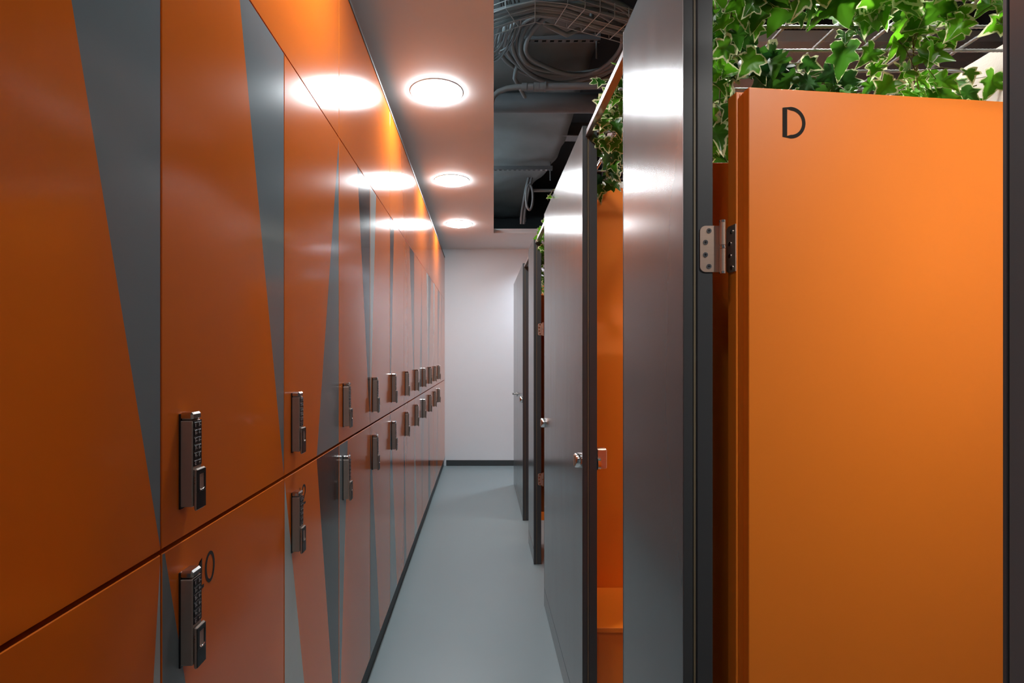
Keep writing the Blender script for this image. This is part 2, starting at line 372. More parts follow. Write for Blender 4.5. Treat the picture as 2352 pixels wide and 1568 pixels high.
LL = ['lower orange locker in the bottom left corner with a thin pale wedge',
 'lower orange locker numbered 10 with grey wedge and nearest lower keypad lock',
 'lower orange locker numbered 12 between a pale wedge and a charcoal wedge',
 'lower orange locker with grey strip behind its lock, right of the charcoal wedge',
 'lower orange locker with charcoal wedge widening to the plinth, fourth lower lock',
 'lower orange locker with grey wedge widening downward, fifth lower keypad lock',
 'lower orange locker with narrow charcoal wedge, sixth lower keypad lock',
 'lower orange locker with pale wedge at its left, seventh lower keypad lock',
 'far lower locker with grey wedge narrowing downward, eighth lower keypad lock',
 'far lower locker with dark wedge widening downward, ninth lower keypad lock',
 'far lower locker with grey sliver at its right, second-last before the back wall',
 'far lower locker with thin dark strip, last one with a lock before the back wall']
lock0 = None
def make_locker(k, upper):
    y0 = L0+(k-1)*PITCH+GAP; y1 = L0+k*PITCH-GAP
    z0, z1 = (MID+0.0035, TOP-GAP) if upper else (PL+0.001, MID-0.0035)
    t = thing('locker', (UL if upper else LL)[k], 'locker', (-LW-0.26, (y0+y1)/2, z0), 'upper row of lockers' if upper else 'lower row of lockers')
    b = MB(); X1, X0 = -LW-0.0185, -1.05; w = 0.014
    a0, a1, c0, c1 = y0-GAP+0.0005, y1+GAP-0.0005, z0-0.0005, z1+0.0005
    b.box(X0, X1, a0, a0+w, c0, c1); b.box(X0, X1, a1-w, a1, c0, c1); b.box(X0, X1, a0+w, a1-w, c0, c0+w); b.box(X0, X1, a0+w, a1-w, c1-w, c1); b.box(X0, X0+w, a0+w, a1-w, c0+w, c1-w)
    b.build('body', M['orange'], t)
    mb, ms = door_mesh(y0, y1, z0, z1, (U if upper else Lw)[k]); d = mb.build('door', ms, t)
    if not upper and 1 <= k <= 4:
        s = {1: '10', 2: '12', 3: '14', 4: '16'}[k]; h = 0.053; nb = MB()
        for q, chh in enumerate(s):
            for p, cc in glyph(chh, y0+0.0974+q*0.0315, CH-0.4045, h): ribbon(nb, p, 0.0062, lambda u, v, d_: (-LW+d_, u, v), 0, cc, 0.0004)
        nb.build('number', M['ink'], d, normals=False)['label'] = 'black number %s' % s
    ly = y0-GAP+0.0485*S; lz = (CH-0.244) if upper else (CH-0.502)
    global lock0
    if lock0 is None:
        lock0 = make_lock(None)
        lock0.parent = t; lk_ = lock0
    else: lk_ = copy_tree(lock0, t)
    lk_.location = Vector((-LW+0.0003, ly, lz))-t.location
    return t
for k in range(12): make_locker(k, True); make_locker(k, False)
# end filler by the back wall
ye = L0+11*PITCH; t = thing('filler_panel', 'narrow filler panel between the last lockers and the back wall', 'panel', (-LW, ye, 0))
for nm, z0, z1, dec in (('upper_board', MID+0.0035, TOP-GAP, [('L', .2, .05, 'dark')]), ('lower_board', PL, MID-0.0035, [])):
    mb, ms = door_mesh(ye+GAP, WY-0.002, z0, z1, dec); mb.build(nm, ms, t)
# fascia boards above the lockers
lab = ['first orange board above the lockers, cut by the top of the picture', 'orange board above the third and fourth upper lockers, under the nearest light reflection', 'orange board above the fifth and sixth upper lockers',
       'orange board above the seventh and eighth upper lockers', 'orange board above the ninth and tenth upper lockers', 'last orange board above the lockers, touching the back wall']
ys = [L0-PITCH]+[L0+PITCH*2*i for i in range(1, 6)]+[WY-0.004]
ys[0] = L0-2*PITCH
for i in range(6):
    mb, ms = door_mesh(ys[i]+0.001, ys[i+1]-0.001, TOP+0.001, FTOP, [])
    tag(mb.build('fascia_board', ms), lab[i], 'panel', 'orange boards above the lockers')
p = MB(); p.box(-1.05, -LW-0.015, L0-2*PITCH, WY-0.013, 0.0, PL-0.001); tag(p.build('locker_plinth', M['plinth']), 'long black recessed plinth under the lockers', 'plinth')
# ---------------------------------------------------------------- cubicle fronts
def front_panel(y0, y1, label, knob_near=False, knob_far=False, door_seam=None, end_far=True, yk=None):
    t = thing('cubicle_front_panel', label, 'partition panel', (RW+PT/2, (y0+y1)/2, 0), 'slate fronts of the changing cubicles')
    b = MB(); g = 0.0015
    if door_seam: b.box(RW, RW+0.016, y0+0.004, door_seam-g, PL, PTOP-0.001, c=0.0008)
    else: b.box(RW, RW+0.016, y0+0.004, y1-0.004, PL, PTOP-0.001, c=0.0008)
    b.box(RW+0.016, RW+PT-0.004, y0+0.02, y1-0.02, 0.02, PTOP-0.004)
    b.build('panel', M['slate'], t)
    if door_seam:
        d = MB(); d.box(RW, RW+0.016, door_seam+g, y1-0.004, PL, PTOP-0.001, c=0.0008); dl = d.build('door', M['slate'], t)
        h = MB(); yc = door_seam+0.045; zc = CH-0.373
        n = 20; h.tube([(RW-0.0001, yc, zc), (RW-0.008, yc, zc)], 0.024, n); h.tube([(RW-0.006, yc, zc), (RW-0.046, yc, zc)], 0.009, 12)
        h.tube([(RW-0.042, yc-0.008, zc), (RW-0.042, yc+0.115, zc)], 0.0085, 12); h.build('lever_handle', M['chrome'], dl)
    kp = MB(); kp.box(RW, RW+0.016, y0+0.004, y1-0.004, 0.004, PL-0.004, c=0.0008); kp.build('kick_board', M['slate'], t)
    for yy, dr in ((y0, 1), (y1, -1)):
        j = MB(); q = lambda a, b_: (min(yy+dr*a, yy+dr*b_), max(yy+dr*a, yy+dr*b_))
        a, b_ = q(0.0, 0.0038); j.box(RW-0.0004, RW+0.0165, a, b_, 0.002, PTOP, 0, c=0.0006)
        a, b_ = q(0.003, 0.03); j.box(RW+0.0165, RW+PT, a, b_, 0.002, PTOP-0.001, 0)
        a, b_ = q(0.0, 0.004); j.box(RW+0.0245, RW+PT, a, b_, 0.002, PTOP-0.001, 0, c=0.0008)
        jo = j.build('jamb_profile', M['profile'], t)
        s_ = MB(); a, b_ = q(0.0012, 0.0036); s_.box(RW+0.0185, RW+0.0220, a, b_, 0.004, PTOP-0.002); s_.build('gasket', M['gasket'], jo)
    for flag, yy, dr in ((knob_near, y0, 1), (knob_far, y1, -1)):
        if not flag: continue
        yc = yy+dr*0.034; zc = CH-0.3735
        k = MB()
        k.tube([(RW-0.0001, yc, zc), (RW-0.004, yc, zc), (RW-0.020, yc, zc), (RW-0.0225, yc, zc)], 0, 28, radii=[0.0275, 0.0275, 0.026, 0.024])
        k.box(RW-0.0255, RW-0.022, yc-0.006, yc+0.006, zc-0.020, zc+0.020, 1, c=0.001)
        k.build('lock_knob', [M['chrome'], M['nickel']], t)
        q2 = MB(); xi = RW+PT
        q2.box(xi, xi+0.037, yc-0.03, yc+0.006, zc-0.026, zc+0.046, 0, c=0.004); lc = q2.build('lock_case', M['nickel'], t)
        q3 = MB(); q3.tube([(xi+0.0005, yc-0.031-0.0, zc-0.006), (xi+0.0105, yc-0.031, zc-0.006)], 0.023, 24); q3.build('turn_disc', M['chrome'], lc)
    return t
Y = dict(a0=0.3687, a1=0.952, b0=1.361, b1=1.909, c0=3.084, c1=3.706, d0=4.125, d1=4.70, e1=6.04)
front_panel(-0.72, Y['a0'], 'dark blurred cubicle front panel along the right edge of the picture', knob_far=False)
front_panel(Y['a1'], Y['b0'], 'narrow slate front panel carrying three bright reflections, left of the orange door')
front_panel(Y['b1'], Y['c0'], 'wide slate front panel with a round lock knob at each end', True, True)
front_panel(Y['c1'], Y['d0'], 'narrow slate front panel with hinges behind it, beyond the second knob')
front_panel(Y['d1'], Y['e1'], 'farthest slate front panel with a lever handle, nearest the back wall', True, False, door_seam=5.40)
for (a, b, l) in ((Y['b0'], Y['b1'], 'thin steel header rail over the near cubicle opening'), (Y['c0'], Y['c1'], 'thin steel header rail over the opening beyond the wide panel'), (Y['d0'], Y['d1'], 'thin header rail over the farthest dark opening'), (Y['a0'], Y['a1'], 'header rail above the opening of the lettered orange door')):
    h = MB(); h.box(RW+0.0105, RW+0.034, a+0.0005, b-0.0005, CH+0.786, CH+0.8055, c=0.001)
    tag(h.build('header_rail', M['header']), l, 'rail', 'steel header rails over the cubicle openings')
# ---------------------------------------------------------------- cubicle doors with hinges
def make_door(hx, hy, ang, label, letter, zb=0.36, zt=CH+0.472, width=0.575):
    """leaf hinged at (hx,hy), opened inward; ang = direction of the leaf from +x towards +y"""
    t = thing('cubicle_door', label, 'door', (hx, hy, 0), 'orange doors of the changing cubicles')
    ca, sa = math.cos(ang), math.sin(ang)
    def W(u, v, z): return (hx+u*ca-v*sa, hy+u*sa+v*ca, z)          # u along the leaf, v through it
    def leafbox(u0, u1, v0, v1, z0, z1, c=0.0, mi=0):
        m = MB(); m.box(u0, u1, v0, v1, z0, z1, mi, c); m.v = [W(*p) for p in m.v]; return m
    d = leafbox(0.0, width, 0.0, 0.0165, zb, zt, 0.001)
    e2 = leafbox(-0.006, width-0.004, 0.0165, 0.018, zb+0.004, zt-0.004); d.add(e2.v, e2.f, 0)
    e3 = leafbox(-0.0125, width+0.010, 0.018, 0.044, zb, zt, 0.001); d.add(e3.v, e3.f, 0)
    leaf = d.build('leaf', M['cub_orange'], t)
    if letter:
        n = MB(); h = 0.0535
        for p, cc in glyph('D', 0.0645, zt-0.0855, h): ribbon(n, p, 0.0062, lambda u, v, dd: W(u, -dd, v), 0, cc, 0.0005)
        n.build('letter', M['dink'], leaf, normals=False)['label'] = 'dark letter D'
    return t, W
def hinge(parent, kx, ky, zc, jx, jy, W, pre='hinge'):
    """kx,ky knuckle axis; jamb plate lies on the jamb face (y = jy) from x = jx to the knuckle"""
    H2 = 0.043
    h = MB()
    h.tube([(kx, ky, zc-H2), (kx, ky, zc-0.0035)], 0.0052, 16); h.tube([(kx, ky, zc-0.0028), (kx, ky, zc+0.0028)], 0.0052, 16, 1); h.tube([(kx, ky, zc+0.0035), (kx, ky, zc+H2)], 0.0052, 16)
    for s_ in (-1, 1): h.tube([(kx, ky, zc+s_*H2), (kx, ky, zc+s_*(H2+0.004))], 0.0056, 16, 1)
    ho = h.build('hinge', [M['nickel'], M['chrome']], parent); ho['label'] = 'satin metal hinge'
    def rounded(u0, u1, v0, v1, r, corners):
        P_ = []
        for (cx, cy, a0) in ((u0+r, v0+r, PI), (u1-r, v0+r, 1.5*PI), (u1-r, v1-r, 0), (u0+r, v1-r, .5*PI)):
            left = cx < (u0+u1)/2
            if left == corners: P_ += [(cx+r*math.cos(a0+i*PI/12), cy+r*math.sin(a0+i*PI/12)) for i in range(7)]
            else: P_.append((u0 if left else u1, v0 if cy < (v0+v1)/2 else v1))
        return P_
    a = MB(); a.prism(rounded(jx, kx-0.002, zc-H2, zc+H2-0.004, 0.010, True), jy-0.0021, jy-0.0001, 'y')
    pl = a.build('jamb_plate', M['nickel'], ho)
    w = kx-jx
    for (u, v) in ((0.5, .030), (0.3, .0095), (0.3, -.0125), (0.5, -.033)):
        s = MB(); x = jx+w*u*0.85
        s.tube([(x, jy-0.0020, zc+v), (x, jy-0.0030, zc+v)], 0.0044, 16, 0); s.box(x-0.0024, x+0.0024, jy-0.0032, jy-0.0029, zc+v-0.0005, zc+v+0.0005, 1); s.box(x-0.0005, x+0.0005, jy-0.0032, jy-0.0029, zc+v-0.0024, zc+v+0.0024, 1)
        s.build('screw', [M['chrome'], M['black']], ho)
    b = MB(); b.prism(rounded(0.001, 0.030, zc-H2+.002, zc+H2, 0.009, False), 0, 0.002, 'x')
    # plate on the leaf edge
    b.v = [W(-0.0125-0.0021+q[0], 0.017+q[1]-0.001, q[2]) for q in b.v]
    b.build('leaf_plate', M['nickel'], ho)
    for (u, v) in ((.012, .031), (.018, .0105), (.018, -.0115), (.012, -.033)):
        s = MB(); A = W(-0.0146, 0.016+u, zc+v); B = W(-0.0156, 0.016+u, zc+v); s.tube([A, B], 0.0042, 14); s.build('screw', M['chrome'], ho)
dD, WD = make_door(0.4665, 0.936, math.radians(6.1), 'open orange cubicle door with a dark letter D in front of the ivy', True)
dC, WC = make_door(0.4365, 1.372, math.radians(-1.0), 'open orange cubicle door hidden behind the narrow slate panel', False)
dB, WB = make_door(0.4560, 3.700, math.radians(5.0), 'open orange cubicle door seen as a sliver beside the far hinges', False)
dA, WA = make_door(0.4365, 4.14, math.radians(-1.0), 'open orange cubicle door inside the farthest dark opening', False)
for zc in (CH+0.194, CH-0.843):
    hinge(dD, 0.4235, 0.943, zc, RW+0.0285, Y['a1'], WD)
    hinge(dB, 0.4205, 3.697, zc, RW+0.0285, Y['c1'], WB)
# ---------------------------------------------------------------- orange partitions and benches
def partition(y, z0, z1, label, cap):
    t = thing('cubicle_partition', label, 'partition', ((RW+PT+RIGHTX)/2, y, z0), 'orange partitions between the cubicles')
    b = MB(); b.box(RW+PT+0.002, RIGHTX-0.001, y, y+0.025, z0, z1, c=0.001); b.build('board', M['cub_orange'], t)
    if cap:
        c = MB(); c.box(RW+PT+0.002, RIGHTX-0.001, y-0.002, y+0.027, z1, z1+0.028, c=0.002); c.build('cap_strip', M['cream'], t)['label'] = 'pale cap strip'
partition(2.29, 0.0, CH+0.7224, 'bright orange partition behind the bench, seen through the near opening', True)
partition(1.06, 0.30, CH+0.385, 'low orange partition behind the open lettered door', False)
partition(3.93, 0.30, CH+0.455, 'low orange partition behind the far narrow front panel', False)
partition(5.05, 0.0, CH+0.7224, 'orange partition glimpsed through the opening beyond the wide panel', True)
def bench(y0, y1, label):
    t = thing('cubicle_bench', label, 'bench', ((RW+PT+RIGHTX)/2, (y0+y1)/2, 0), 'orange benches in the cubicles')
    s = MB(); s.box(RW+PT+0.002, RIGHTX-0.001, y0, y1, 0.433, 0.45, c=0.001); s.build('seat', M['cub_orange'], t)
    f = MB(); f.box(RW+PT+0.004, RIGHTX-0.002, y0+0.012, y0+0.030, 0.0, 0.4325); f.build('front_board', M['cub_orange'], t)
bench(1.946, 2.2885, 'orange bench with a flat seat in the near cubicle opening')
bench(4.70, 5.0485, 'orange bench reaching the floor in the farther cubicle')
def batten(x, y, z, L_, e_, label):  # unseen fill lamps, added to brighten the services in the void
    t = thing('added_batten_light', label, 'light', (x, y, z), 'batten lights added to brighten the ceiling void')
    m = MB(); m.box(x-0.035, x+0.035, y-L_/2, y+L_/2, z+0.02, z+0.06, c=0.004); m.build('housing', M['duct'], t)
    l = MB(); l.tube([(x, y-L_/2+.03, z+0.005), (x, y+L_/2-.03, z+0.005)], 0.014, 12); l.build('tube', emit('added_fill_tube', (0.74, 0.9, 1.0), e_), t)
    d = MB(); d.tube([(x, y, z+0.058), (x, y, 3.62)], 0.004, 8); d.build('drop_rod', M['duct'], t)
batten(-0.66, 2.4, CEIL+0.30, 1.1, 95, 'added batten light hidden above the corridor ceiling, brightening the cable loops')
batten(-0.66, 4.9, CEIL+0.30, 1.1, 95, 'added batten light hidden above the corridor ceiling, near its far end')
t = thing('downlight', 'added round ceiling light round the corner, brightening the back wall', 'ceiling light', (0.95, 6.62, CEIL), 'round downlights along the ceiling')  # unseen lamp added to brighten the back wall
l = MB(); l.tube([(0.95, 6.62, CEIL-0.001), (0.95, 6.62, CEIL-0.005)], 0.112, 48); l.build('lens', emit('added_corner_lens', (0.80, 0.90, 1.0), 230), t)
r = MB(); r.tube([(0.95, 6.62, CEIL-0.001), (0.95, 6.62, CEIL-0.085)], 0.118, 48, caps=False); r.tube([(0.95, 6.62, CEIL-0.001), (0.95, 6.62, CEIL-0.084), (0.95, 6.62, CEIL-0.0855)], 0, 48, radii=[0.113, 0.113, 0.1178], caps=False); r.build('baffle', M['ceiling'], t)  # baffle added to keep the lens out of the locker reflections
# ---------------------------------------------------------------- steel rod grid over the cubicles
ZR = CH+0.842
g = thing('steel_rod_grid', 'grid of ribbed steel rods lying over the cubicles, carrying the ivy', 'metal grid', (0.43, 0.5, ZR))
def rib_rod(name, p0, p1, n=6, r=0.0048, st=0.0055):
    p0, p1 = Vector(p0), Vector(p1); K = int((p1-p0).length/st); m = MB()
    m.tube([p0.lerp(p1, i/K) for i in range(K+1)], r, n, radii=[r*(1.0 if i % 2 else 0.78) for i in range(K+1)])
    return m.build(name, M['rebar'], g)
c0 = rib_rod('cross_rod', (0.43, 0.52, ZR), (RIGHTX-0.005, 0.52, ZR))
for i in range(1, 44):
    c = c0.copy(); C.collection.objects.link(c); c.parent = g; c.location = (0, 0.1057*i, 0)
for X in (0.51, 0.645, 0.78, 0.915, 1.05, 1.185, 1.32): rib_rod('long_rod', (X, 0.5, ZR+0.0095), (X, 5.2, ZR+0.0095), st=0.007)
r = MB(); r.tube([(0.49, 1.0, CH+0.806), (0.49, 4.6, CH+0.806)], 0.0058, 12); tag(r.build('support_rail', M['chrome']), 'smooth bright rail running under the steel rod grid', 'rail')
# ---------------------------------------------------------------- ivy
rnd = random.Random(7)
half = [(0.0, -0.08), (0.14, -0.20), (0.34, -0.16), (0.50, -0.02), (0.42, 0.12), (0.34, 0.20), (0.50, 0.36), (0.56, 0.50), (0.40, 0.50), (0.26, 0.52), (0.20, 0.68), (0.11, 0.86), (0.0, 1.04)]
outl = half + [(-x, y) for x, y in half[-2:0:-1]]
def leaf(mb, cols, base, tip, nrm, size, var, tone):
    """ivy leaf: base point, tip direction, normal"""
    t = tip.normalized(); s = t.cross(nrm).normalized(); n = s.cross(t).normalized()
    fold = rnd.uniform(0.1, 0.45); bend = rnd.uniform(-0.15, 0.5); wave = rnd.uniform(0.02, 0.09); ph = rnd.uniform(0, 6); sq = rnd.uniform(0.8, 1.1)
    def P(x, y, k):
        z = fold*abs(x) - bend*y*y*0.6 + wave*math.sin(k*1.9+ph)*(abs(x)+0.3)
        return base + (s*x*sq + t*y + n*z)*size
    rings = [0.45, 0.78, 1.0]; N_ = len(outl); cy = 0.25
    vs = [P(0, cy, 0)]; cl = [(0.0, var, tone)]
    for j, q in enumerate(rings):
        for k, (x, y) in enumerate(outl):
            vs.append(P(x*q, cy+(y-cy)*q, k if j else 0)); cl.append(((0.25, 0.62, 1.0)[j], var, tone))
    fs = [(0, 1+k, 1+(k+1) % N_) for k in range(N_)]
    for j in range(2):
        a, b = 1+j*N_, 1+(j+1)*N_
        fs += [(a+k, b+k, b+(k+1) % N_, a+(k+1) % N_) for k in range(N_)]
    mb.add(vs, fs, 0, True); cols.extend(cl)
def vine(label, pts, n, size, spread=0.05, tones=(0.1, 1.0), plain=0.25, side=0.0, name='ivy_vine', grp='variegated ivy vines over the cubicles'):
    pts = [Vector(p) for p in pts]
    t = thing(name, label, 'plant', pts[0], grp)
    # smooth wandering stem
    path = []
    for i in range(len(pts)-1):
        for k in range(8):
            u = k/8; p0 = pts[max(i-1, 0)]; p1 = pts[i]; p2 = pts[i+1]; p3 = pts[min(i+2, len(pts)-1)]
            path.append(0.5*((2*p1)+(p2-p0)*u+(2*p0-5*p1+4*p2-p3)*u*u+(3*p1-p0-3*p2+p3)*u**3) + Vector((rnd.uniform(-1, 1), rnd.uniform(-1, 1), rnd.uniform(-1, 1)))*0.003)
    path.append(pts[-1])
    st = MB(); st.tube(path, 0.0016, 6)
    fo = MB(); cols = []
    for i in range(n):
        q = path[int((i+rnd.random())/n*(len(path)-1))]
        off = Vector((rnd.uniform(-1, 1), rnd.uniform(-1, 1), rnd.uniform(-0.9, 0.7)))*spread
        b = q+off; mid = q+off*0.5+Vector((0, 0, 0.008)); st.tube([q, mid, b], 0.0009, 5)
        tip = Vector((rnd.uniform(-0.9, 0.9), rnd.uniform(-0.6, 0.3), -rnd.uniform(0.2, 1.2)))
        nr = Vector((rnd.uniform(-0.7, 0.7)+side, -1.0, rnd.uniform(-0.2, 0.9)))
        leaf(fo, cols, b, tip, nr, size*rnd.uniform(0.55, 1.1), (1.9 if rnd.random() < plain else rnd.uniform(0.80, 1.2)), rnd.uniform(*tones))
    st.build('stem', M['stem'], t)
    f = fo.build('foliage', M['leaf'], t, normals=False)
    ca = f.data.color_attributes.new('rim', 'FLOAT_COLOR', 'POINT')
    for i, c in enumerate(cols): ca.data[i].color = (c[0], c[1], c[2], 1)
    return t
hz = CH+0.86
V = [('ivy vine hanging from the left end over the lettered door, beside the slate panel', [(0.50, 1.05, hz), (0.56, 1.18, hz-.05), (0.585, 1.3, hz-.12), (0.60, 1.36, hz-.24), (0.60, 1.40, hz-.36)], 34, 0.066, .05, (.2, .9), .1),
 ('ivy vine with large leaves at the top left above the lettered door', [(0.52, 1.1, hz+.03), (0.66, 1.16, hz-.03), (0.80, 1.22, hz-.02), (0.95, 1.28, hz-.06)], 30, 0.074, .055, (.1, .8), .3),
 ('dark ivy vine resting on the top edge of the lettered door at its left', [(0.60, 1.32, hz-.10), (0.74, 1.40, hz-.10), (0.88, 1.42, hz-.12), (1.0, 1.46, hz-.15)], 26, 0.066, .045, (.0, .35), .7),
 ('bright ivy vine hanging in the middle above the lettered door', [(0.86, 1.12, hz+.02), (0.93, 1.15, hz-.06), (0.97, 1.20, hz-.14), (1.0, 1.24, hz-.23)], 34, 0.058, .06, (.5, 1.), .05),
 ('yellow-green ivy vine in the densest part, right of the middle over the lettered door', [(0.80, 1.02, hz), (0.94, 1.05, hz-.05), (1.05, 1.08, hz-.10), (1.16, 1.12, hz-.13)], 38, 0.056, .06, (.5, 1.), .05),
 ('ivy vine with the largest bright leaf, above the cream wall', [(1.0, 0.98, hz+.02), (1.10, 1.0, hz-.04), (1.18, 1.05, hz-.10), (1.20, 1.08, hz-.15)], 24, 0.072, .05, (.3, 1.), .2),
 ('dark glossy ivy vine in the top right corner beside the dark panel', [(1.0, 1.06, hz+.06), (1.12, 1.04, hz+.02), (1.22, 1.05, hz-.02), (1.30, 1.10, hz-.04)], 22, 0.076, .05, (.0, .3), .6),
 ('ivy vine along the very top of the picture above the lettered door', [(0.60, 1.2, hz+.06), (0.80, 1.24, hz+.05), (1.0, 1.25, hz+.04), (1.18, 1.22, hz+.04)], 34, 0.070, .055, (.0, .6), .4),
 ('trailing ivy vine low behind the top edge of the lettered door', [(0.82, 1.50, hz-.10), (0.98, 1.46, hz-.16), (1.12, 1.40, hz-.17), (1.22, 1.32, hz-.19)], 26, 0.062, .05, (.2, .8), .2),
 ('ivy vine deep in the gap between slate panel and lettered door', [(0.66, 1.62, hz-.06), (0.67, 1.60, hz-.16), (0.70, 1.60, hz-.28), (0.70, 1.62, hz-.38)], 28, 0.055, .05, (.2, .9), .2),
 ('ivy clump hanging over the header rail of the near opening', [(0.425, 1.72, hz+.02), (0.46, 1.78, hz-.0), (0.47, 1.82, hz-.05), (0.455, 1.90, hz-.10)], 46, 0.056, .045, (.1, .9), .15),
 ('ivy clump above the right part of the bench partition', [(0.54, 1.86, hz-.02), (0.53, 1.98, hz-.08), (0.53, 2.08, hz-.12), (0.50, 2.2, hz-.13)], 26, 0.058, .04, (.0, .5), .4),
 ('ivy vine filling the top of the opening beyond the wide panel', [(0.46, 3.55, hz), (0.47, 3.75, hz-.10), (0.50, 4.1, hz-.2), (0.50, 4.3, hz-.28)], 60, 0.06, .06, (.2, .9), .1)]
for v in V: vine(v[0], v[1], int(v[2]*(1.9 if v[1][0][1] < 1.55 else 1.25)), v[3]*1.12, v[4]*1.25, v[5], v[6])
vine('small pale ivy sprig hanging over the top edge of the wide slate panel', [(0.40, 2.72, CH+.845), (0.365, 2.72, CH+.85), (0.345, 2.72, CH+.825), (0.336, 2.73, CH+.80)], 3, 0.034, .008, (.9, 1.), 0., name='ivy_sprig', grp='variegated ivy vines over the cubicles')
# ---------------------------------------------------------------- services in the ceiling void
def at(px, py, h): Yd = F*h/(820.0-py); return Vector(((px-1107)*Yd/F, Yd, CH+h))
# wrapped air duct
dk = MB(); hd = 1.83
edge = [(-0.25, 2.2, .66), (-.25, 3.3, .675), (-.25, 3.86, .68), (-.25, 4.4, .70), (-.25, 4.9, .69), (-.25, 5.3, .64), (-.25, 5.75, .53), (-.25, 6.3, .50), (-.25, 7.0, .49)]
NX = 14
def noise(a, b): return 0.010*math.sin(7*a+3*b)+0.007*math.sin(13*b-5*a)+0.005*math.sin(23*a+17*b)
yy = []; 
for i in range(len(edge)-1):
    for k in range(6):
        u = k/6; yy.append((edge[i][1]*(1-u)+edge[i+1][1]*u, edge[i][2]*(1-u)+edge[i+1][2]*u))
yy.append(edge[-1][1:])
vs = []
prof = [(0, 1.0), (0, .5)]
for (y, xr) in yy:
    row = []
    for k in range(NX+1):
        x = -0.25+(xr+0.25)*k/NX; row.append((x, y, CH+hd+noise(x, y)+0.03*math.sin(k/NX*PI)*-1*.3))
    row.append((xr+0.015, y, CH+hd+0.05)); row.append((xr+0.01, y, CH+hd+0.25)); row.append((xr-0.03, y, CH+hd+0.30)); row.append((-0.25, y, CH+hd+0.30))
    vs += row
W_ = NX+5
fs = [(i*W_+k, i*W_+(k+1) % W_, (i+1)*W_+(k+1) % W_, (i+1)*W_+k) for i in range(len(yy)-1) for k in range(W_)]
fs += [tuple(range(W_)), tuple(range((len(yy)-1)*W_, len(yy)*W_))[::-1]]
dk.add(vs, fs, 0, True)
for q in range(len(dk.sm)): pass
tag(dk.build('wrapped_air_duct', M['wrap']), 'large wrinkled grey wrapped air duct in the open ceiling', 'duct')
# second duct side / big round duct across
r = MB(); r.tube([(-0.9, 3.69, CH+1.75), (2.9, 3.69, CH+1.75)], 0.066, 36)
tag(r.build('round_duct', M['duct']), 'smooth round grey duct crossing the open ceiling below the wrapped duct', 'duct')
# pipe with couplings and hose
Zp = CH+1.66; Yp = 3.29
pp = thing('conduit_pipe', 'straight grey pipe with a coupling above the round duct', 'pipe', (0.4, Yp, Zp))
r = MB(); r.tube([(0.38, Yp, Zp), (2.6, Yp-.1, Zp)], 0.0205, 20); r.build('pipe', M['pipe'], pp)
r = MB()
for a, b, rr in ((.245, .275, .023), (.278, .315, .020), (.318, .350, .026), (.352, .385, .0255), (.385, .392, .029)): r.tube([(a, Yp, Zp), (b, Yp, Zp)], rr, 20)
r.build('coupling', M['pipe'], pp)
r = MB(); r.tube([(0.25, Yp, Zp), (0.20, Yp, Zp-.002), (.15, Yp, Zp-.01), (0.10, Yp-.0, Zp-.03), (.07, Yp, Zp-.06), (.05, Yp, Zp-.12)], 0.016, 14); r.build('hose', M['pipe'], pp)
# struts and threaded rods
def strut(y, h, x1, label):
    t = thing('channel_strut', label, 'bracket', (x1, y, CH+h), 'perforated channel struts under the duct')
    m = MB(); m.box(-0.4, x1, y-0.018, y-0.015, CH+h, CH+h+0.032); m.box(-0.4, x1, y+0.015, y+0.018, CH+h, CH+h+0.032); m.box(-0.4, x1, y-0.018, y-.009, CH+h-.002, CH+h+.001); m.box(-0.4, x1, y+.009, y+0.018, CH+h-.002, CH+h+.001)
    x = -0.4
    while x < x1-0.02: m.box(x, x+0.022, y-0.009, y+0.009, CH+h-.002, CH+h+.001); x += 0.045
    m.build('channel', M['duct'], t)
    r_ = MB(); r_.tube([(x1-0.02, y, CH+h-0.10), (x1-0.02, y, 3.61)], 0.005, 8); r_.build('threaded_rod', M['duct'], t)
strut(3.04, 1.795, 0.67, 'perforated channel strut under the wrapped duct, behind the large cable loop')
strut(5.02, 1.755, 0.66, 'perforated channel strut under the wrapped duct, beyond the round duct')
# far bits: cross pipe, hanging hose loop, hoses, steel beam
r = MB(); r.tube([(0.50, 5.4, CH+1.68), (2.6, 5.4, CH+1.68)], 0.016, 12); tag(r.build('thin_cross_pipe', M['pipe']), 'thin grey pipe crossing the far dark part of the open ceiling', 'pipe')
lp = [(0.475+0.034*math.cos(a), 5.36, CH+1.60+0.125*math.sin(a)) for a in [2*PI*i/36 for i in range(36)]]
r = MB(); r.tube(lp, 0.012, 10, closed=True); tag(r.build('hose_loop', M['pipe']), 'short loop of grey hose hanging at the far end of the open ceiling', 'hose')
for k, (xa, l) in enumerate(((0.425, 'left of the two dark hoses dropping beside the far hose loop'), (0.455, 'right of the two dark hoses dropping beside the far hose loop'))):
    r = MB(); r.tube([(xa+.06, 5.45, CH+1.86), (xa+.03, 5.5, CH+1.75), (xa, 5.7, CH+1.55), (xa-.005, 5.75, CH+1.43)], 0.014, 10); r.tube([(xa, 5.75, CH+1.46), (xa, 5.76, CH+1.50)], 0.019, 10)
    tag(r.build('dark_hose', M['duct']), l, 'hose', 'dark hoses at the far end of the open ceiling')
r = MB(); r.box(0.6, 2.9, 4.45, 4.47, CH+1.83, CH+1.95); r.box(0.6, 2.9, 4.40, 4.52, CH+1.82, CH+1.832); tag(r.build('steel_beam', M['duct']), 'grey steel beam running right from the wrapped duct', 'beam')
